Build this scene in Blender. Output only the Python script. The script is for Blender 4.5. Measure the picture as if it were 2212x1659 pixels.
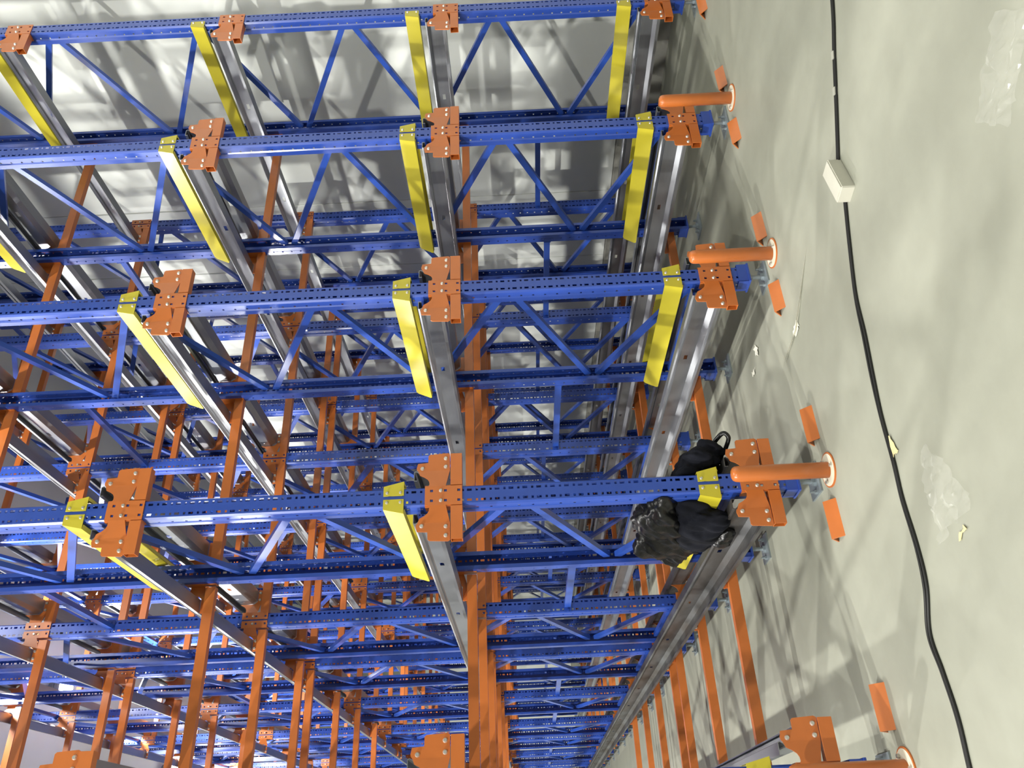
import bpy, bmesh, math, random
from mathutils import Vector, Matrix, noise

random.seed(7)
for o in list(bpy.data.objects):
    bpy.data.objects.remove(o)
SC = bpy.context.scene
COL = SC.collection

# ------------------------------------------------------------------ camera
CAM_H = 1.6008
YAW, PITCH, ROLL, FPX = 0.5332, 0.0040, -0.0483, 1741.8
fwd = Vector((math.sin(YAW) * math.cos(PITCH), math.cos(YAW) * math.cos(PITCH), math.sin(PITCH)))
rt = Vector((math.cos(YAW), -math.sin(YAW), 0))
up = rt.cross(fwd)
r2 = math.cos(ROLL) * rt + math.sin(ROLL) * up
u2 = -math.sin(ROLL) * rt + math.cos(ROLL) * up
cam_d = bpy.data.cameras.new('camera')
cam = bpy.data.objects.new('camera', cam_d)
COL.objects.link(cam)
# the phone was held sideways: picture right is down in the hall, picture up is the hall's right
cx, cy, cz = -u2, r2, -fwd
cam.matrix_world = Matrix(((cx.x, cy.x, cz.x, 0.0), (cx.y, cy.y, cz.y, 0.0), (cx.z, cy.z, cz.z, CAM_H), (0, 0, 0, 1)))
cam_d.sensor_fit = 'HORIZONTAL'
cam_d.sensor_width = 36.0
cam_d.lens = FPX / 2212.0 * 36.0
cam_d.clip_start, cam_d.clip_end = 0.05, 200
SC.camera = cam

# ------------------------------------------------------------------ world, lamps, exposure
w = bpy.data.worlds.new('world')
SC.world = w
w.use_nodes = True
w.node_tree.nodes['Background'].inputs['Color'].default_value = (0.80, 0.84, 0.84, 1)
w.node_tree.nodes['Background'].inputs['Strength'].default_value = 0.24
vs = SC.view_settings
SC.display_settings.display_device = 'sRGB'
vs.view_transform = 'Standard'
vs.look = 'None'
vs.exposure = 0.0
vs.gamma = 1.0
vs.use_curve_mapping = False
SC.cycles.max_bounces = 6
SC.cycles.diffuse_bounces = 3
SC.cycles.glossy_bounces = 3
SC.cycles.transparent_max_bounces = 12
SC.cycles.sample_clamp_indirect = 6.0

LAMP_Z = 8.0
#        x     y     watts  colour
LAMPS = [(2.3, 11.55, 1000, (1.0, 0.985, 0.94)),
         (1.62, 15.68, 1000, (1.0, 0.985, 0.94)),
         (2.0, 19.65, 600, (1.0, 0.985, 0.94)),
         (2.06, 7.62, 700, (1.0, 0.985, 0.94)),
         (2.06, 3.61, 700, (1.0, 0.985, 0.93)),
         (-4.8, -4.0, 2000, (1.0, 0.985, 0.93)),
         (-4.8, 3.8, 2000, (1.0, 0.985, 0.93)),
         (-4.8, 9.9, 2500, (1.0, 0.985, 0.94)),
         (-4.8, 16.1, 2000, (1.0, 0.985, 0.94)),
         (-11.5, 1.0, 6000, (1.0, 0.985, 0.93))]  # last one is an added fill lamp out of view, brightening the white wall


# ------------------------------------------------------------------ materials
def lin(r, g, b):
    f = lambda c: (c / 255 / 12.92) if c / 255 <= 0.04045 else ((c / 255 + 0.055) / 1.055) ** 2.4
    return (f(r), f(g), f(b), 1)


def mat(name, rgb, rough=0.5, metal=0.0, noise_amt=0.0, scale=8.0, rgb2=None, coat=0.0, bump=0.0, detail=4.0,
        stretch=None, spec=None):
    m = bpy.data.materials.new(name)
    m.use_nodes = True
    nt = m.node_tree
    b = nt.nodes['Principled BSDF']
    b.inputs['Roughness'].default_value = rough
    b.inputs['Metallic'].default_value = metal
    if coat:
        b.inputs['Coat Weight'].default_value = coat
        b.inputs['Coat Roughness'].default_value = 0.15
    if spec is not None:
        b.inputs['Specular IOR Level'].default_value = spec
    c1 = lin(*rgb)
    tc = nt.nodes.new('ShaderNodeTexCoord')
    mp = nt.nodes.new('ShaderNodeMapping')
    if stretch:
        mp.inputs['Scale'].default_value = stretch
    nt.links.new(tc.outputs['Object'], mp.inputs['Vector'])
    nz = nt.nodes.new('ShaderNodeTexNoise')
    nz.inputs['Scale'].default_value = scale
    nz.inputs['Detail'].default_value = detail
    nz.inputs['Roughness'].default_value = 0.6
    nt.links.new(mp.outputs['Vector'], nz.inputs['Vector'])
    rp = nt.nodes.new('ShaderNodeValToRGB')
    if rgb2 is None:
        k = noise_amt if noise_amt else 0.06
        ca = tuple(max(0, c * (1 - k)) for c in c1[:3]) + (1,)
        cb = tuple(min(1, c * (1 + k)) for c in c1[:3]) + (1,)
    else:
        ca, cb = c1, lin(*rgb2)
    rp.color_ramp.elements[0].position = 0.32
    rp.color_ramp.elements[0].color = ca
    rp.color_ramp.elements[1].position = 0.68
    rp.color_ramp.elements[1].color = cb
    nt.links.new(nz.outputs['Fac'], rp.inputs['Fac'])
    nt.links.new(rp.outputs['Color'], b.inputs['Base Color'])
    if bump:
        bp = nt.nodes.new('ShaderNodeBump')
        bp.inputs['Strength'].default_value = bump
        bp.inputs['Distance'].default_value = 0.01
        nt.links.new(nz.outputs['Fac'], bp.inputs['Height'])
        nt.links.new(bp.outputs['Normal'], b.inputs['Normal'])
    return m


M = {
    'blue': mat('blue_paint', (42, 74, 164), 0.34, 0, 0.08, 6, coat=0.25),
    'blue2': mat('blue_paint_brace', (44, 80, 172), 0.32, 0, 0.08, 5, coat=0.3),
    'orange': mat('orange_paint', (194, 108, 48), 0.36, 0, 0.07, 5, coat=0.25),
    'yellow': mat('yellow_paint', (196, 183, 48), 0.4, 0, 0.05, 4, coat=0.15),
    'zinc': mat('galvanised_steel', (152, 155, 159), 0.38, 0.84, 0, 10, rgb2=(166, 168, 171), stretch=(1, 0.12, 1)),
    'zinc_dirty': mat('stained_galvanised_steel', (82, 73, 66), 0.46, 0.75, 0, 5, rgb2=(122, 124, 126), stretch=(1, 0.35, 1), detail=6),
    'bolt': mat('zinc_bolt', (205, 203, 196), 0.35, 0.7),
    'foot': mat('zinc_foot', (150, 160, 165), 0.4, 0.6),
    'wall': mat('white_panel', (234, 237, 230), 0.42, 0, 0.03, 1.5),
    'ceil': mat('ceiling_panel', (206, 207, 204), 0.6, 0, 0.03, 1.0),
    'curb': mat('concrete_curb', (150, 149, 140), 0.8, 0, 0.1, 6),
    'trim': mat('pale_trim', (214, 222, 218), 0.45, 0, 0.02, 2),
    'cream': mat('cream_film', (222, 216, 196), 0.45, 0, 0.05, 20),
    'cable': mat('black_rubber', (20, 20, 19), 0.5),
    'tape': mat('clear_tape', (170, 170, 158), 0.3),
    'white': mat('white_plastic', (196, 194, 180), 0.4, 0, 0.03, 10),
    'paper': mat('paper', (226, 224, 210), 0.8),
    'straw': mat('yellowed_paper', (214, 200, 150), 0.8),
    'black_cloth': mat('black_padded_cloth', (9, 9, 10), 0.36, 0, 0.25, 18, bump=0.5),
    'navy_cloth': mat('navy_cloth', (15, 17, 26), 0.85, 0, 0.3, 9, bump=0.4, spec=0.2),
    'housing': mat('lamp_housing', (120, 122, 124), 0.4, 0.6),
    'dark': mat('dark_opening', (40, 40, 42), 0.7),
}


def floor_mat():
    m = mat('concrete_floor', (144, 145, 132), 0.55, 0, 0, 1.1, rgb2=(160, 161, 147), detail=8, spec=0.35)
    nt = m.node_tree
    b = nt.nodes['Principled BSDF']
    ramp = [n for n in nt.nodes if n.type == 'VALTORGB'][0]
    tc = [n for n in nt.nodes if n.type == 'TEX_COORD'][0]
    n2 = nt.nodes.new('ShaderNodeTexNoise')
    n2.inputs['Scale'].default_value = 7.0
    n2.inputs['Detail'].default_value = 9.0
    nt.links.new(tc.outputs['Object'], n2.inputs['Vector'])
    mx = nt.nodes.new('ShaderNodeMix')
    mx.data_type = 'RGBA'
    mx.blend_type = 'MULTIPLY'
    mx.inputs['Factor'].default_value = 0.15
    r2_ = nt.nodes.new('ShaderNodeValToRGB')
    r2_.color_ramp.elements[0].position = 0.3
    r2_.color_ramp.elements[0].color = (0.72, 0.71, 0.68, 1)
    r2_.color_ramp.elements[1].position = 0.6
    r2_.color_ramp.elements[1].color = (1, 1, 1, 1)
    nt.links.new(n2.outputs['Fac'], r2_.inputs['Fac'])
    nt.links.new(ramp.outputs['Color'], mx.inputs['A'])
    nt.links.new(r2_.outputs['Color'], mx.inputs['B'])
    nt.links.new(mx.outputs['Result'], b.inputs['Base Color'])
    return m


M['floor'] = floor_mat()


def film_mat():
    m = bpy.data.materials.new('clear_plastic_film')
    m.use_nodes = True
    b = m.node_tree.nodes['Principled BSDF']
    b.inputs['Base Color'].default_value = (0.9, 0.9, 0.86, 1)
    b.inputs['Roughness'].default_value = 0.12
    b.inputs['Alpha'].default_value = 0.08
    b.inputs['Specular IOR Level'].default_value = 0.9
    return m


M['film'] = film_mat()


def lens_mat():
    m = bpy.data.materials.new('lit_lamp_lens')
    m.use_nodes = True
    b = m.node_tree.nodes['Principled BSDF']
    b.inputs['Emission Color'].default_value = (1, 0.98, 0.93, 1)
    b.inputs['Emission Strength'].default_value = 30.0
    return m


M['lens'] = lens_mat()


# ------------------------------------------------------------------ mesh helpers
class MB:
    def __init__(self):
        self.v, self.f = [], []

    def add(self, vs_, fs):
        n = len(self.v)
        self.v += [tuple(p) for p in vs_]
        self.f += [tuple(i + n for i in f) for f in fs]
        return self

    def box(self, a, b):
        x0, y0, z0 = a
        x1, y1, z1 = b
        return self.add([(x0, y0, z0), (x1, y0, z0), (x1, y1, z0), (x0, y1, z0),
                         (x0, y0, z1), (x1, y0, z1), (x1, y1, z1), (x0, y1, z1)],
                        [(3, 2, 1, 0), (4, 5, 6, 7), (0, 1, 5, 4), (1, 2, 6, 5), (2, 3, 7, 6), (3, 0, 4, 7)])

    def prism(self, poly, to3, d):
        """poly: 2D outline; to3(p) -> Vector; d: Vector of extrusion"""
        n = len(poly)
        A = [Vector(to3(p)) for p in poly]
        B = [a + Vector(d) for a in A]
        fs = [tuple(range(n - 1, -1, -1)), tuple(range(n, 2 * n))]
        fs += [(i, (i + 1) % n, n + (i + 1) % n, n + i) for i in range(n)]
        return self.add(A + B, fs)

    def sweep(self, prof, p0, p1, side, upv, closed=True):
        """closed profile (u,v) swept straight p0 -> p1"""
        p0, p1, side, upv = Vector(p0), Vector(p1), Vector(side), Vector(upv)
        n = len(prof)
        A = [p0 + side * u + upv * v for u, v in prof]
        B = [p1 + side * u + upv * v for u, v in prof]
        fs = [(i, (i + 1) % n, n + (i + 1) % n, n + i) for i in range(n)]
        fs += [tuple(range(n - 1, -1, -1)), tuple(range(n, 2 * n))]
        return self.add(A + B, fs)

    def cyl(self, c, r, h, axis='z', n=16, r_top=None):
        c = Vector(c)
        rt_ = r if r_top is None else r_top
        ax = {'x': (Vector((0, 1, 0)), Vector((0, 0, 1)), Vector((1, 0, 0))),
              'y': (Vector((0, 0, 1)), Vector((1, 0, 0)), Vector((0, 1, 0))),
              'z': (Vector((1, 0, 0)), Vector((0, 1, 0)), Vector((0, 0, 1)))}[axis]
        A = [c + ax[0] * r * math.cos(2 * math.pi * i / n) + ax[1] * r * math.sin(2 * math.pi * i / n) for i in range(n)]
        B = [c + ax[2] * h + ax[0] * rt_ * math.cos(2 * math.pi * i / n) + ax[1] * rt_ * math.sin(2 * math.pi * i / n) for i in range(n)]
        fs = [tuple(range(n - 1, -1, -1)), tuple(range(n, 2 * n))]
        fs += [(i, (i + 1) % n, n + (i + 1) % n, n + i) for i in range(n)]
        return self.add(A + B, fs)

    def lathe(self, prof, n=24):
        """profile (r,z) from bottom to top, closed by caps where r==0"""
        k = len(prof)
        vs_ = []
        for r, z in prof:
            for i in range(n):
                a = 2 * math.pi * i / n
                vs_.append((r * math.cos(a), r * math.sin(a), z))
        fs = []
        for j in range(k - 1):
            for i in range(n):
                fs.append((j * n + i, j * n + (i + 1) % n, (j + 1) * n + (i + 1) % n, (j + 1) * n + i))
        return self.add(vs_, fs)

    def mesh(self, name, material, smooth=False):
        me = bpy.data.meshes.new(name)
        me.from_pydata(self.v, [], self.f)
        me.materials.append(material)
        bm = bmesh.new()
        bm.from_mesh(me)
        bmesh.ops.recalc_face_normals(bm, faces=bm.faces)
        bm.to_mesh(me)
        bm.free()
        if smooth:
            for p in me.polygons:
                p.use_smooth = True
        me.update()
        return me


def put(name, me, parent=None, loc=(0, 0, 0), rz=0.0, scale=None):
    o = bpy.data.objects.new(name, me)
    COL.objects.link(o)
    o.location = loc
    o.rotation_euler = (0, 0, rz)
    if scale:
        o.scale = scale
    if parent is not None:
        o.parent = parent
    return o


def empty(name, loc):
    return put(name, None, None, loc)


def tag(o, label, cat, group=None):
    o['label'] = label
    o['category'] = cat
    if group:
        o['group'] = group
    return o


def struct(o):
    o['kind'] = 'structure'
    return o


# ------------------------------------------------------------------ layout
D0 = 4.032                                   # front face of the rack
LINES = {'E': 0.268, 'A': 1.703, 'B': 3.103, 'C': 4.503, 'D': 5.903}
ORD = {'D': 'nearest', 'C': 'second from', 'B': 'third from', 'A': 'fourth from', 'E': 'fifth from'}
LEVELS = [0.3125, 2.0073, 3.7257, 5.44, 7.15]
LNAME = ['lowest', 'second', 'third', 'fourth', 'top']
ROWS = [D0, 6.34, 7.90, 10.20, 12.52, 14.08, 16.40, 18.70, 20.28]
RNAME = ['front', 'second', 'third', 'fourth', 'fifth', 'sixth', 'seventh', 'eighth', 'ninth']
DEP = 1.20
TOP = 7.86
WALL_X = 6.6
CEIL_Z = 8.25


def wallname(L):
    return 'nearest the white wall' if L == 'D' else ORD[L] + ' the white wall'


# ------------------------------------------------------------------ hall
X0, X1, Y0, Y1 = -16.0, WALL_X, -9.0, 32.0
fl = put('floor', MB().box((X0, Y0, -0.2), (X1 + 0.3, Y1, 0.0)).mesh('floor', M['floor']))
struct(fl)
ce = put('ceiling', MB().box((X0, Y0, CEIL_Z), (X1 + 0.3, Y1, CEIL_Z + 0.2)).mesh('ceiling', M['ceil']))
struct(ce)
wr = put('wall_right', MB().box((WALL_X + 0.06, Y0, 0.0), (WALL_X + 0.3, Y1, CEIL_Z)).mesh('wall_core', M['wall']))
struct(wr)
PW = 1.15
pm = MB()
pm.prism([(0.004, 0.06), (0.004, 0.006), (0.010, 0), (PW - 0.010, 0), (PW - 0.004, 0.006), (PW - 0.004, 0.06)],
         lambda p: (p[1], p[0], 0.40), (0, 0, CEIL_Z - 0.40))
pme = pm.mesh('panel', M['wall'])
k = int((Y1 - Y0) / PW)
for i in range(k + 1):
    put('panel', pme, wr, (WALL_X, Y0 + i * PW - 0.2, 0))
bb = put('baseboard_right', MB().prism([(0, 0), (-0.05, 0), (-0.05, 0.38), (-0.03, 0.41), (0, 0.41)],
                                       lambda p: (WALL_X + 0.05 + p[0], Y0, p[1]), (0, Y1 - Y0, 0)).mesh('curb', M['curb']))
struct(bb)
tr = put('trim_1', MB().prism([(0, 0), (-0.02, 0), (-0.16, 0.14), (-0.16, 0.16), (0, 0.16)],
                              lambda p: (WALL_X + p[0], Y0, CEIL_Z - 0.16 + p[1]), (0, Y1 - Y0, 0)).mesh('cornice', M['trim']))
struct(tr)
wb = put('wall_back', MB().box((X0, Y1, 0.0), (X1 + 0.3, Y1 + 0.2, CEIL_Z)).mesh('wall_back', M['wall']))
struct(wb)

# ------------------------------------------------------------------ lamps
hm = MB().lathe([(0.0, 0.0), (0.19, 0.0), (0.20, 0.02), (0.20, 0.06), (0.12, 0.12), (0.10, 0.20), (0.0, 0.20)], 28).mesh('housing', M['housing'], False)
lm = MB().lathe([(0.0, -0.006), (0.17, -0.006), (0.175, 0.0), (0.0, 0.0)], 28).mesh('lens', M['lens'])
rod = MB().cyl((0, 0, 0.20), 0.012, CEIL_Z - LAMP_Z - 0.20, 'z', 8).mesh('rod', M['housing'])
LN = ['bright bay lamp hanging over the rack, nearer of the two in view', 'bright bay lamp hanging over the rack, farther of the two in view',
      'bay lamp over the rack beyond the two in view', 'bay lamp over the rack before the two in view', 'bay lamp right above the front face of the rack',
      'bay lamp over the open floor in front of the rack', 'bay lamp left of the rack, level with its front face',
      'bay lamp left of the rack, halfway back', 'bay lamp left of the rack, far back', 'added fill lamp out of view, farthest left of the rack']
for (x, y, wt, c), lab in zip(LAMPS, LN):
    t = tag(empty('bay_lamp', (x, y, LAMP_Z)), lab, 'lamp', 'bay lamps under the ceiling')
    put('housing', hm, t)
    put('lens', lm, t)
    put('hanging_rod', rod, t)
    ld = bpy.data.lights.new('lamp_light', 'SPOT')
    ld.spot_size = math.radians(174)
    ld.spot_blend = 0.15
    ld.energy = wt
    ld.color = c
    ld.shadow_soft_size = 0.15
    lo = bpy.data.objects.new('lamp_light', ld)
    COL.objects.link(lo)
    lo.parent = t
    lo.location = (0, 0, -0.17)

# ------------------------------------------------------------------ upright post (perforated omega section)
PER = 0.075


def upright_mesh(z0, z1):
    # plan outline; front face at y=0, open to +y; hole columns flagged
    half = [(0.022, 0.0), (0.036, 0.0), (0.046, 0.0), (0.055, 0.012), (0.055, 0.040), (0.055, 0.052), (0.060, 0.062),
            (0.060, 0.098), (0.034, 0.098)]
    pts = [(-x, y) for x, y in reversed(half)] + half
    n = len(pts)
    # index of strips that carry holes: web holes between |x| .022-.036, side holes between y .040-.052
    hole_web = set()
    hole_side = set()
    for i in range(n - 1):
        (xa, ya), (xb, yb) = pts[i], pts[i + 1]
        if ya == 0 and yb == 0 and abs(abs(xa) + abs(xb) - 0.058) < 1e-6:
            hole_web.add(i)
        if abs(abs(xa) - 0.055) < 1e-6 and abs(abs(xb) - 0.055) < 1e-6 and abs(ya + yb - 0.092) < 1e-6:
            hole_side.add(i)
    zs = [z0]
    kind = []
    nper = int((z1 - z0 - 0.02) / PER)
    z = z0 + 0.01
    for kper in range(nper):
        for dz, kd in ((0.010, 0), (0.036, 1), (0.052, 0), (0.064, 2)):
            zs.append(z + dz)
            kind.append(kd)
        z += PER
    zs.append(z1)
    kind.append(0)
    vs_ = []
    for zz in zs:
        vs_ += [(x, y, zz) for x, y in pts]
    fs = []
    for j in range(len(zs) - 1):
        for i in range(n - 1):
            if i in hole_web and kind[j] in (1, 2):
                continue
            if i in hole_side and kind[j] == 2:
                continue
            a = j * n + i
            fs.append((a, a + 1, a + n + 1, a + n))
    me = bpy.data.meshes.new('upright')
    me.from_pydata(vs_, [], fs)
    bm = bmesh.new()
    bm.from_mesh(me)
    bmesh.ops.recalc_face_normals(bm, faces=bm.faces)
    bmesh.ops.solidify(bm, geom=bm.faces[:], thickness=0.0025)
    bmesh.ops.recalc_face_normals(bm, faces=bm.faces)
    bm.to_mesh(me)
    bm.free()
    me.materials.append(M['blue'])
    return me


UP = upright_mesh(0.118, TOP)
# foot: flanged blue shoe, levelling screw and base plate
shoe = MB().box((-0.068, -0.012, 0.106), (0.068, 0.112, 0.118))
shoe.box((-0.064, -0.006, 0.118), (0.064, -0.002, 0.18)).box((-0.064, -0.006, 0.118), (-0.060, 0.10, 0.18)).box((0.060, -0.006, 0.118), (0.064, 0.10, 0.18))
SHOE = shoe.mesh('shoe', M['blue'])
ft = MB().box((-0.085, -0.03, 0.0), (0.085, 0.13, 0.010)).cyl((0, 0.05, 0.010), 0.013, 0.096, 'z', 10).cyl((0, 0.05, 0.010), 0.026, 0.016, 'z', 6)
ft.cyl((0, 0.05, 0.088), 0.026, 0.018, 'z', 6)
for sx in (-1, 1):
    ft.cyl((sx * 0.06, 0.05, 0.010), 0.014, 0.012, 'z', 6).cyl((sx * 0.06, 0.05, 0.022), 0.007, 0.02, 'z', 8)
FOOT = ft.mesh('levelling_foot', M['foot'])


# braces: lipped channel seen from the side, running front post -> rear post
def brace_mesh(za, zb, nm='brace'):
    a, b = Vector((0, 0.088, za)), Vector((0, DEP - 0.088, zb))
    d = (b - a).normalized()
    upv = Vector((1, 0, 0)).cross(d)
    t = 0.003
    hw, dp = 0.022, 0.034
    prof = [(-dp / 2, -hw), (dp / 2, -hw), (dp / 2, -hw + t), (-dp / 2 + t, -hw + t), (-dp / 2 + t, hw - t), (dp / 2, hw - t), (dp / 2, hw), (-dp / 2, hw)]
    mb = MB().sweep(prof, a, b, (1, 0, 0), upv)
    return mb.mesh(nm, M['blue2'])


BR_UP = brace_mesh(0.035, 0.565)
BR_DN = brace_mesh(0.565, 0.035)
STRUT = brace_mesh(0.0, 0.0, 'strut')
BRACE_Z = 0.42


# ------------------------------------------------------------------ rail bracket
def bracket_mesh(lobes, split, stub):
    """plate on the front face (y=0 plane, towards -y); lobes carry the rails; z relative to level"""
    mb = MB()
    t0, t1 = -0.007, -0.001
    xs = [-0.055, -0.036, -0.021, 0.021, 0.036, 0.055]
    if split:
        xs = [-0.060, -0.036, -0.021, -0.006, 0.006, 0.021, 0.036, 0.060]
    zs = [-0.093, -0.083, -0.067, -0.011, 0.005, 0.064, 0.080, 0.108]
    hx = {(-0.036, -0.021), (0.021, 0.036)}
    hz = {(-0.083, -0.067), (-0.011, 0.005), (0.064, 0.080)}
    for i in range(len(xs) - 1):
        for j in range(len(zs) - 1):
            if (xs[i], xs[i + 1]) in hx and (zs[j], zs[j + 1]) in hz:
                continue
            if split and xs[i] == -0.006:
                continue
            mb.box((xs[i], t0, zs[j]), (xs[i + 1], t1, zs[j + 1]))
    neck = [(0.054, 0.090), (0.068, 0.084), (0.084, 0.086), (0.098, 0.094), (0.112, 0.112), (0.125, 0.137), (0.150, 0.147), (0.150, -0.026), (0.054, -0.004)]
    outer = [(0.150, 0.147), (0.158, 0.154), (0.170, 0.156), (0.196, 0.149), (0.200, 0.093), (0.240, 0.092), (0.248, 0.084), (0.254, -0.016), (0.248, -0.026), (0.150, -0.026)]
    if split:
        neck = [(0.054, 0.090), (0.068, 0.084), (0.084, 0.086), (0.098, 0.094), (0.112, 0.112), (0.124, 0.137), (0.124, -0.026), (0.054, -0.004)]
        outer = [(0.124, 0.030), (0.134, 0.016), (0.146, 0.002), (0.236, 0.002), (0.240, -0.004), (0.236, -0.026), (0.124, -0.026)]
    for s in lobes:
        # neck folds back a little, outer plate flat behind it
        n = len(neck)
        yb = lambda x: 0.010 * (x - 0.054) / 0.096
        A = [(s * x, t0 + yb(x), z) for x, z in neck]
        B = [(s * x, t1 + yb(x), z) for x, z in neck]
        mb.add(A + B, [tuple(range(n)), tuple(range(2 * n - 1, n - 1, -1))] + [(i, (i + 1) % n, n + (i + 1) % n, n + i) for i in range(n)])
        mb.prism(outer, lambda p: (s * p[0], t0 + 0.010, p[1]), (0, 0.006, 0))
        # return flange on the lower side (joins lobe and post side)
        mb.box((min(s * 0.055, s * 0.061), -0.001, -0.093), (max(s * 0.055, s * 0.061), 0.06, 0.108))
        if stub:
            o, i_ = 0.246, 0.060
            t = 0.003
            y0, y1, z0, z1 = -0.007, 0.042, -0.093, -0.030
            for a, b in (((y0, z0), (y1, z0 + t)), ((y0, z1 - t), (y1, z1)), ((y0, z0 + t), (y0 + t, z1 - t)), ((y1 - t, z0 + t), (y1, z1 - t))):
                mb.box((min(s * i_, s * o), a[0], a[1]), (max(s * i_, s * o), b[0], b[1]))
    return mb.mesh('rail_bracket', M['orange'])


def bolt_mesh(lobes, split):
    mb = MB()
    for s in lobes:
        for x, z in ((0.166, 0.124), (0.172, -0.004), (0.222, -0.004)) if not split else ((0.160, -0.013), (0.215, -0.013)):
            mb.cyl((s * x, 0.004, z), 0.0125, -0.010, 'y', 10, 0.008)
    for s in (-1, 1):
        mb.cyl((s * 0.0285, -0.006, 0.022), 0.011, -0.009, 'y', 10, 0.007)
    return mb.mesh('bolts', M['bolt'])


BK = {}
for nm, lobes in (('both', (-1, 1)), ('left', (-1,)), ('right', (1,))):
    for split in (0, 1):
        BK[nm, split] = bracket_mesh(lobes, split, not split)
    BK[nm, 'bolts', 0] = bolt_mesh(lobes, 0)
    BK[nm, 'bolts', 1] = bolt_mesh(lobes, 1)


# yellow pallet guide: folded plate from front post to rear post, one per side of the frame
def guide_mesh(s):
    mb = MB()
    t = 0.003
    z0, z1 = 0.222, 0.332
    # flange bolted on the post face
    fl_ = [(0.010, z0), (0.010, z1), (0.066, z1), (0.092, z0)]
    mb.prism(fl_, lambda p: (s * p[0], -0.005, p[1]), (0, 0.004, 0))
    # long slanted side plate
    L = 1.225
    P = [(0.0, z0), (0.0, z1), (L - 0.055, z1), (L - 0.035, z1 - 0.015), (L, z0 + 0.012), (L - 0.008, z0)]
    n = len(P)
    xx = lambda z: 0.092 - 0.026 * (z - z0) / (z1 - z0)
    A = [(s * xx(z), -0.005 + y, z) for y, z in P]
    B = [(s * (xx(z) - t), -0.005 + y, z - 0.001) for y, z in P]
    mb.add(A + B, [tuple(range(n)), tuple(range(2 * n - 1, n - 1, -1))] + [(i, (i + 1) % n, n + (i + 1) % n, n + i) for i in range(n)])
    # inward return along the lower edge
    mb.prism([(0.092, z0), (0.068, z0 - 0.006), (0.068, z0 - 0.003), (0.091, z0 + 0.003)], lambda p: (s * p[0], 0.0, p[1]), (0, L - 0.02, 0))
    return mb.mesh('pallet_guide', M['yellow'])


def guide_bolts(s):
    mb = MB()
    for z in (0.240, 0.312):
        mb.cyl((s * 0.028, -0.005, z), 0.009, -0.008, 'y', 10, 0.006)
    return mb.mesh('bolts', M['bolt'])


GD = {s: (guide_mesh(s), guide_bolts(s)) for s in (-1, 1)}


# ------------------------------------------------------------------ frames
def build_frame(L, r):
    x, y = LINES[L], ROWS[r]
    t = empty('upright_frame', (x, y, 0))
    extra = ', with yellow guides' if r == 0 else ''
    if L == 'A' and r == 0:
        extra = ', dark jackets slung on it'
    tag(t, 'blue rack frame, %s row, %s%s' % (RNAME[r], wallname(L), extra), 'rack frame',
        'blue rack frames standing in rows')
    for yy, rz in ((0, 0), (DEP, math.pi)):
        put('upright', UP, t, (0, yy, 0), rz)
        put('upright_shoe', SHOE, t, (0, yy, 0), rz)
        put('levelling_foot', FOOT, t, (0, yy, 0), rz)
    z = BRACE_Z
    while z + 1.2 < TOP - 0.1:
        put('brace', BR_UP, t, (0, 0, z))
        put('brace', BR_DN, t, (0, 0, z + 0.6))
        z += 1.2
    put('strut', STRUT, t, (0, 0, 0.44))
    put('strut', STRUT, t, (0, 0, TOP - 0.12))
    for li, lz in enumerate(LEVELS):
        f = 'left' if L == 'D' else 'both'
        b = 'right' if L == 'D' else 'both'
        bk = put('rail_bracket', BK[f, 0 if r == 0 else 1], t, (0, 0, lz))
        put('bolts', BK[f, 'bolts', 0 if r == 0 else 1], bk)['kind'] = 'stuff'
        bk = put('rail_bracket', BK[b, 1], t, (0, DEP, lz), math.pi)
        put('bolts', BK[b, 'bolts', 1], bk)['kind'] = 'stuff'
        if r == 0:
            for s in (-1, 1):
                if L == 'D' and s == 1:
                    continue
                g = put('pallet_guide', GD[s][0], t, (0, 0, lz))
                put('bolts', GD[s][1], g)['kind'] = 'stuff'


for L in 'DCBA':
    for r in range(len(ROWS)):
        build_frame(L, r)
for r in range(3):
    build_frame('E', r)

# ------------------------------------------------------------------ cross beams (one per lane, level and post row)
t_ = 0.003
bw = 1.4 - 0.120
bmb = MB()
y0, y1, z0, z1 = -0.005, 0.044, -0.093, -0.029
for a, b in (((y0, z0), (y1, z0 + t_)), ((y0, z1 - t_), (y1, z1)), ((y0, z0 + t_), (y0 + t_, z1 - t_)), ((y1 - t_, z0 + t_), (y1, z1 - t_))):
    bmb.box((-bw / 2, a[0], a[1]), (bw / 2, b[0], b[1]))
BEAM = bmb.mesh('cross_beam', M['orange'])
LANES = [('C', 'D'), ('B', 'C'), ('A', 'B'), ('E', 'A')]
LANEN = ['lane along the white wall', 'second lane from the white wall', 'third lane from the white wall', 'fourth lane from the white wall']
for r, y in enumerate(ROWS):
    for side in (0, 1):
        if r == 0 and side == 0:
            continue
        for (p, q), ln in zip(LANES, LANEN):
            if p == 'E' and r > 3:
                continue
            for li, lz in enumerate(LEVELS):
                o = put('cross_beam', BEAM, None, ((LINES[p] + LINES[q]) / 2, y + DEP * side, lz), math.pi * side)
                tag(o, 'orange beam, %s level, %s, %s of %s row' % (LNAME[li], ln, ('front', 'back')[side], RNAME[r]),
                    'beam', 'orange cross beams between the uprights')

# ------------------------------------------------------------------ rails
RAIL_Y0, RAIL_Y1 = D0 + 0.006, ROWS[-1] + DEP + 0.3


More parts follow.
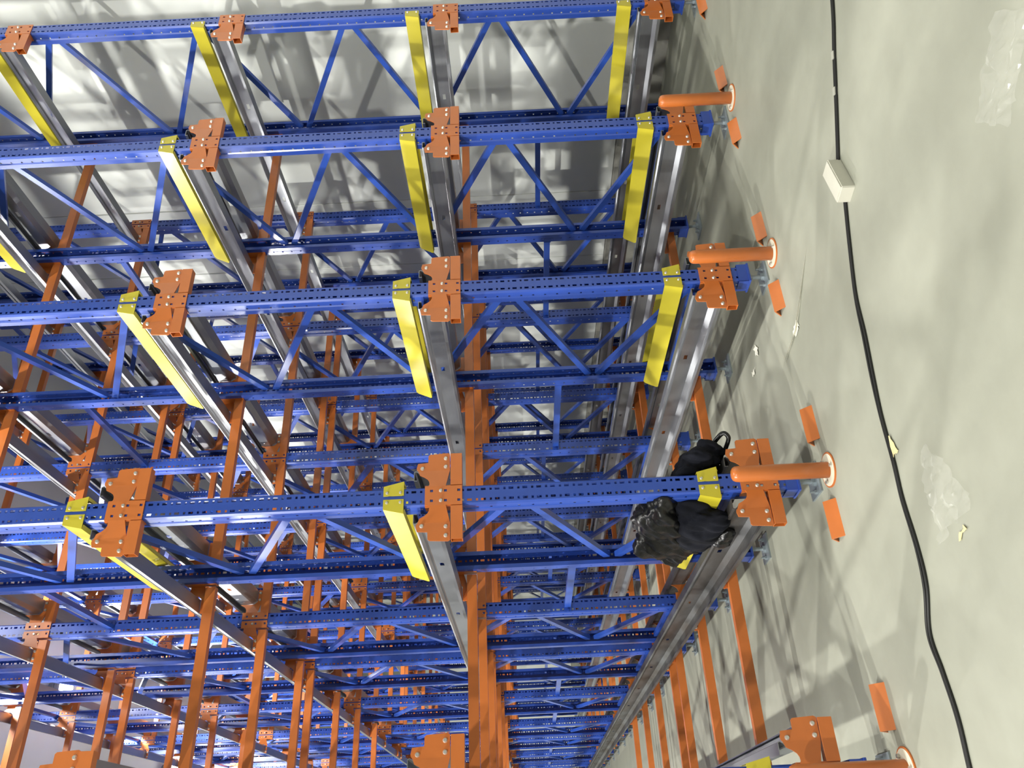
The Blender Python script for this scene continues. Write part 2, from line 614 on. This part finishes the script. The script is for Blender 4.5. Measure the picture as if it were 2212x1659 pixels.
def rail_mesh(s, material):
    prof = [(0.098, 0.152), (0.098, 0.168), (0.146, 0.168), (0.150, 0.160), (0.142, 0.146), (0.132, 0.140), (0.128, 0.132), (0.128, 0.105), (0.128, 0.080), (0.128, 0.040),
            (0.150, 0.006), (0.238, 0.006), (0.238, 0.026), (0.230, 0.028)]
    hole = 7                                   # strip (0.105 - 0.080) on the web
    L = RAIL_Y1 - RAIL_Y0
    ys = [0.0]
    kd = []
    yy = 0.72
    while yy < L - 0.2:
        ys += [yy, yy + 0.055]
        kd += [0, 1]
        yy += 1.15
    ys.append(L)
    kd.append(0)
    n = len(prof)
    vs_ = []
    for y in ys:
        vs_ += [(s * u, y, v) for u, v in prof]
    fs = []
    for j in range(len(ys) - 1):
        for i in range(n - 1):
            if i == hole and kd[j]:
                continue
            a = j * n + i
            fs.append((a, a + 1, a + n + 1, a + n))
    me = bpy.data.meshes.new('rail')
    me.from_pydata(vs_, [], fs)
    bm = bmesh.new()
    bm.from_mesh(me)
    bmesh.ops.recalc_face_normals(bm, faces=bm.faces)
    bmesh.ops.solidify(bm, geom=bm.faces[:], thickness=0.003)
    bmesh.ops.recalc_face_normals(bm, faces=bm.faces)
    bm.to_mesh(me)
    bm.free()
    me.materials.append(material)
    return me


RAIL = {(s, d): rail_mesh(s, M['zinc_dirty' if d else 'zinc']) for s in (-1, 1) for d in (0, 1)}
for L in 'DCBAE':
    for s in (-1, 1):
        if (L == 'D' and s == 1) or (L == 'E' and s == -1):
            continue
        for li, lz in enumerate(LEVELS):
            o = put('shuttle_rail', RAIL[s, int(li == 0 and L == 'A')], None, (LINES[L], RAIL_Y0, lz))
            tag(o, 'galvanised rail, %s level, %s side of uprights %s' % (LNAME[li], 'wall' if s == 1 else 'far', wallname(L)),
                'rail', 'galvanised rails along the lanes')

# ------------------------------------------------------------------ spacers between frame rows
for a, b in ((0, 1), (2, 3), (3, 4), (5, 6), (6, 7)):
    ya, yb = ROWS[a] + DEP, ROWS[b]
    ln = yb - ya
    mb = MB()
    t = 0.003
    prof = [(-0.025, -0.016), (0.025, -0.016), (0.025, 0.016), (0.025 - t, 0.016), (0.025 - t, -0.016 + t), (-0.025 + t, -0.016 + t), (-0.025 + t, 0.016), (-0.025, 0.016)]
    mb.sweep(prof, (0, 0.004, 0), (0, ln - 0.004, 0), (0, 0, 1), (1, 0, 0))
    mb.box((-0.05, 0.0005, -0.03), (0.05, 0.005, 0.03)).box((-0.05, ln - 0.005, -0.03), (0.05, ln - 0.0005, 0.03))
    for yy in (0.005, ln - 0.005):
        for sx in (-1, 1):
            mb.cyl((sx * 0.038, yy, 0), 0.010, 0.007 if yy < ln / 2 else -0.007, 'y', 8)
    me = mb.mesh('row_spacer', M['blue2'])
    for L in 'DCBA':
        for zi, z in enumerate((1.275, 4.87, 7.30)):
            o = put('row_spacer', me, None, (LINES[L], ya, z))
            tag(o, 'blue tie bar, %s height, joining %s and %s rows, %s' % (('shoulder', 'middle', 'top')[zi], RNAME[a], RNAME[b], wallname(L)),
                'tie bar', 'blue tie bars between frame rows')

# ------------------------------------------------------------------ guard posts and floor stops
pp = [(0.0, 0.008), (0.042, 0.008), (0.042, 0.470), (0.040, 0.487), (0.034, 0.499), (0.022, 0.506), (0.0, 0.508)]
POST = MB().lathe(pp, 28).mesh('post', M['orange'], True)
BASE = MB().lathe([(0.0, 0.0), (0.092, 0.0), (0.092, 0.007), (0.0, 0.007)], 36).mesh('base_plate', M['orange'])
FILM = MB().lathe([(0.0, 0.007), (0.084, 0.007), (0.084, 0.0085), (0.0, 0.0085)], 36).mesh('base_film', M['cream'])
pbm = MB()
for k in range(3):
    a = 0.5 + k * 2.1
    pbm.cyl((0.064 * math.cos(a), 0.064 * math.sin(a), 0.007), 0.010, 0.014, 'z', 6)
PBOLT = pbm.mesh('bolts', M['bolt'])
a_ = 0.052
t_ = 0.006
stp = MB().prism([(-a_, 0.0), (0, a_), (a_, 0.0), (a_ - 1.41 * t_, 0.0), (0, a_ - 1.41 * t_), (-a_ + 1.41 * t_, 0.0)], lambda p: (-0.1, p[0], p[1]), (0.2, 0, 0))
STOP = stp.mesh('floor_stop', M['orange'])
for L in 'DCBAE':
    x = LINES[L]
    dx = {'A': -0.03, 'B': 0.01, 'C': 0.0, 'D': 0.0, 'E': 0.0}[L]
    t = tag(empty('guard_post', (x + dx, 3.862, 0)), 'round orange guard post bolted to the floor before the upright %s' % wallname(L), 'post',
            'orange guard posts before the front uprights')
    put('post', POST, t)
    put('base_plate', BASE, t)
    put('base_film', FILM, t)['label'] = 'cream film left on the base'
    put('bolts', PBOLT, t)['kind'] = 'stuff'
    for s, sn in ((-1, 'far'), (1, 'wall')):
        if L == 'E' and s == -1:
            continue
        o = put('floor_stop', STOP, None, (x + s * 0.27 - 0.01, 3.925, 0))
        tag(o, 'orange angle iron on the floor, %s side of guard post %s' % (sn, wallname(L)), 'floor stop', 'orange floor stops beside the guard posts')


# ------------------------------------------------------------------ cable, block, litter
def catmull(pts, n=10):
    out = []
    P = [pts[0]] + pts + [pts[-1]]
    for i in range(1, len(P) - 2):
        p0, p1, p2, p3 = [Vector(q) for q in P[i - 1:i + 3]]
        for k in range(n):
            t = k / n
            out.append(0.5 * ((2 * p1) + (p2 - p0) * t + (2 * p0 - 5 * p1 + 4 * p2 - p3) * t * t + (3 * p1 - p0 - 3 * p2 + p3) * t ** 3))
    out.append(Vector(pts[-1]))
    return out


def tube(mb, path, r, n=8):
    rings = []
    for i, p in enumerate(path):
        d = (path[min(i + 1, len(path) - 1)] - path[max(i - 1, 0)]).normalized()
        s = d.cross(Vector((0, 0, 1)))
        if s.length < 1e-4:
            s = Vector((1, 0, 0))
        s.normalize()
        u = s.cross(d)
        rings.append([p + s * r * math.cos(2 * math.pi * k / n) + u * r * math.sin(2 * math.pi * k / n) for k in range(n)])
    vs_ = [q for rg in rings for q in rg]
    fs = []
    for j in range(len(rings) - 1):
        for k in range(n):
            fs.append((j * n + k, j * n + (k + 1) % n, (j + 1) * n + (k + 1) % n, (j + 1) * n + k))
    fs.append(tuple(range(n - 1, -1, -1)))
    fs.append(tuple((len(rings) - 1) * n + k for k in range(n)))
    mb.add(vs_, fs)


R = 0.0065
c1 = [(4.6, 2.0), (4.0, 2.18), (3.468, 2.424), (3.25, 2.56), (3.04, 2.69), (2.86, 2.805), (2.80, 2.845)]
c2 = [(2.66, 2.865), (2.58, 2.90), (2.42, 2.97), (2.188, 3.06), (1.99, 3.10), (1.80, 3.14), (1.612, 3.166), (1.40, 3.18), (1.235, 3.203), (1.03, 3.205), (0.872, 3.237),
      (0.709, 3.319), (0.56, 3.30), (0.395, 3.289), (0.225, 3.312), (-0.1, 3.36), (-0.6, 3.35)]
mb = MB()
tube(mb, catmull([(x, y, R) for x, y in c1]), R)
tube(mb, catmull([(x - 0.006, y - 0.0125, R) for x, y in c1]), R)
cab = put('twin_cable', mb.mesh('cable', M['cable'], True))
tag(cab, 'black twin cable on the floor from white block towards the wall', 'cable')
mb = MB()
for (x, y) in ((3.245, 2.558), (3.10, 2.647)):
    mb2 = MB().box((-0.012, -0.016, 0.0), (0.012, 0.022, 0.0155))
    put('tape', mb2.mesh('tape', M['tape']), cab, (x, y, 0), math.radians(60))
mb = MB()
tube(mb, catmull([(x, y, R) for x, y in c2]), R)
sp = [(x, y - 0.013 - (0.012 * max(0, math.sin((i - 3) * 1.1))), R) for i, (x, y) in enumerate(c2)]
tube(mb, catmull(sp), R)
cab2 = put('twin_cable', mb.mesh('cable', M['cable'], True))
tag(cab2, 'black twin cable on the floor from white block along the rack front', 'cable')

# white adapter block: 0.24 x 0.10 x 0.06, lying askew
bl = MB()
n = 0.006
bl.prism([(-0.115 + n, -0.045), (0.115 - n, -0.045), (0.115, -0.045 + n), (0.115, 0.045 - n), (0.115 - n, 0.045), (-0.115 + n, 0.045), (-0.115, 0.045 - n), (-0.115, -0.045 + n)],
         lambda p: (p[0], p[1], 0.0), (0, 0, 0.058))
blk = put('adapter_block', bl.mesh('adapter_block', M['white']), None, (2.70, 2.835, 0), math.radians(12))
tag(blk, 'white plastic adapter block lying on the concrete, joining black cables', 'adapter')
lidm = MB().box((-0.108, -0.039, 0.058), (0.108, 0.039, 0.063)).mesh('lid', M['white'])
put('lid', lidm, blk)


def sheet(nx, ny, sx, sy, amp, sc, seed, taper=None):
    mb = MB()
    vs_ = []
    for j in range(ny + 1):
        for i in range(nx + 1):
            u, v = i / nx - 0.5, j / ny - 0.5
            k = taper(u, v) if taper else 1
            x, y = u * sx * k, v * sy
            a = noise.noise(Vector((x * sc + seed, y * sc, seed * 1.7)))
            b = noise.noise(Vector((x * sc * 2.7 + seed, y * sc * 2.7, 9 + seed)))
            vs_.append((x + 0.02 * b, y + 0.02 * a, 0.002 + amp * abs(a) + amp * 0.45 * abs(b)))
    fs = [(j * (nx + 1) + i, j * (nx + 1) + i + 1, (j + 1) * (nx + 1) + i + 1, (j + 1) * (nx + 1) + i) for j in range(ny) for i in range(nx)]
    mb.add(vs_, fs)
    return mb


fm = sheet(20, 26, 0.22, 0.34, 0.05, 11, 3.1, lambda u, v: 0.45 + 0.9 * (v + 0.5)).mesh('film', M['film'])
f1 = put('plastic_film', fm, None, (1.16, 2.87, 0), math.radians(100))
tag(f1, 'crumpled clear plastic film on the floor beyond the black cable', 'plastic')
fm = sheet(18, 24, 0.20, 0.34, 0.035, 12, 8.3).mesh('film', M['film'])
f2 = put('plastic_film', fm, None, (2.10, 1.74, 0), math.radians(35))
tag(f2, 'wrinkled clear plastic strip on bare concrete far from the rack', 'plastic')
for i, (x, y, sx, sy, rz, m_, lab) in enumerate([
        (2.512, 3.80, 0.05, 0.085, 20, 'paper', 'small white paper slip on the lit floor before the rack'),
        (2.82, 4.50, 0.06, 0.05, 50, 'paper', 'torn paper scrap on the shadow edge inside the lane'),
        (2.74, 4.66, 0.04, 0.05, 10, 'paper', 'smaller paper scrap behind the torn one in the lane'),
        (1.442, 3.132, 0.055, 0.03, 15, 'straw', 'yellowed paper bit beside the black cable'),
        (0.962, 2.846, 0.012, 0.07, 25, 'straw', 'thin wood splinter on the floor near the crumpled film')]):
    pm_ = sheet(6, 6, sx, sy, 0.006, 25, i * 2.3).mesh('scrap', M[m_])
    bm = bmesh.new()
    bm.from_mesh(pm_)
    bmesh.ops.solidify(bm, geom=bm.faces[:], thickness=-0.0015)
    bm.to_mesh(pm_)
    bm.free()
    o = put('paper_scrap' if m_ == 'paper' or i == 3 else 'wood_splinter', pm_, None, (x, y, 0.001), math.radians(rz))
    tag(o, lab, 'litter')


# ------------------------------------------------------------------ jackets hung over the guides of the fourth frame
def blob(name, balls, material, parent, voxel, amp, sc, seed, folds=(0, 0, 1)):
    """union of ellipsoids and limbs, remeshed and wrinkled into one cloth bundle"""
    bm = bmesh.new()
    for c, rad, rot in balls:
        res = bmesh.ops.create_icosphere(bm, subdivisions=3, radius=1.0)
        mtx = Matrix.Translation(Vector(c)) @ Matrix.Rotation(math.radians(rot), 4, 'X') @ Matrix.Diagonal((rad[0], rad[1], rad[2], 1))
        bmesh.ops.transform(bm, matrix=mtx, verts=res['verts'])
    me = bpy.data.meshes.new(name)
    bm.to_mesh(me)
    bm.free()
    tmp = bpy.data.objects.new('tmp', me)
    COL.objects.link(tmp)
    md = tmp.modifiers.new('r', 'REMESH')
    md.mode = 'VOXEL'
    md.voxel_size = voxel
    sm = tmp.modifiers.new('s', 'SMOOTH')
    sm.iterations = 6
    sm.factor = 0.5
    dg = bpy.context.evaluated_depsgraph_get()
    me2 = bpy.data.meshes.new_from_object(tmp.evaluated_get(dg))
    bpy.data.objects.remove(tmp)
    bm = bmesh.new()
    bm.from_mesh(me2)
    bm.normal_update()
    F = Vector(folds).normalized()
    for v in bm.verts:
        p = v.co
        # wrinkles run along F: compress the noise field along that direction
        q = p - F * p.dot(F) * 0.72
        a = noise.noise(q * sc + Vector((seed, 0, 0)))
        b = noise.noise(q * sc * 2.3 + Vector((0, seed, 0)))
        v.co = p + v.normal * amp * (abs(a) * 1.6 - 0.4 + 0.5 * b)
    bm.to_mesh(me2)
    bm.free()
    me2.name = name
    me2.materials.clear()
    me2.materials.append(material)
    for p in me2.polygons:
        p.use_smooth = True
    return put(name, me2, parent)


ja = tag(empty('padded_jacket', (LINES['A'], D0, 0)), 'black padded jacket slung over brace and yellow guide behind the blue upright', 'jacket')
AX = LINES['A']
lc = lambda x, y, z: (x - AX, y - D0, z)
blob('shell', [(lc(1.64, 4.42, 0.80), (0.10, 0.26, 0.16), -20), (lc(1.60, 4.66, 0.74), (0.08, 0.24, 0.20), -30), (lc(1.575, 4.82, 0.68), (0.055, 0.12, 0.10), -25),
               (lc(1.64, 4.22, 0.84), (0.09, 0.16, 0.10), 0)],
     M['black_cloth'], ja, 0.011, 0.030, 17, 2.0, (0, 0.75, -0.65))
nv = tag(empty('navy_jacket', (LINES['A'], D0, 0)), 'dark navy work jacket draped over the yellow guides behind the guard post', 'jacket')
blob('body', [(lc(1.57, 4.42, 0.60), (0.065, 0.30, 0.13), -6), (lc(1.56, 4.30, 0.55), (0.06, 0.18, 0.10), 10), (lc(1.60, 4.60, 0.56), (0.05, 0.22, 0.12), 0), (lc(1.64, 4.22, 0.66), (0.06, 0.12, 0.14), 0)],
     M['navy_cloth'], nv, 0.011, 0.026, 14, 5.0, (0, 0.3, -1))
blob('collar', [(lc(1.555, 4.52, 0.45), (0.05, 0.09, 0.065), 0), (lc(1.55, 4.42, 0.44), (0.04, 0.06, 0.05), 0)], M['black_cloth'], nv, 0.009, 0.010, 30, 3.0)
blob('sleeve', [(lc(1.80, 4.22, 0.68), (0.06, 0.18, 0.09), 0), (lc(1.87, 4.22, 0.60), (0.06, 0.24, 0.13), -8), (lc(1.93, 4.16, 0.53), (0.05, 0.16, 0.09), -10)],
     M['navy_cloth'], nv, 0.010, 0.022, 15, 6.0, (0, 0.4, -1))
mb = MB()
tube(mb, catmull([lc(1.95, 4.20, 0.52), lc(1.975, 4.10, 0.50), lc(2.00, 4.04, 0.46), lc(1.975, 4.05, 0.43), lc(1.94, 4.12, 0.44)], 8), 0.013, 8)
put('strap', mb.mesh('strap', M['black_cloth'], True), nv)
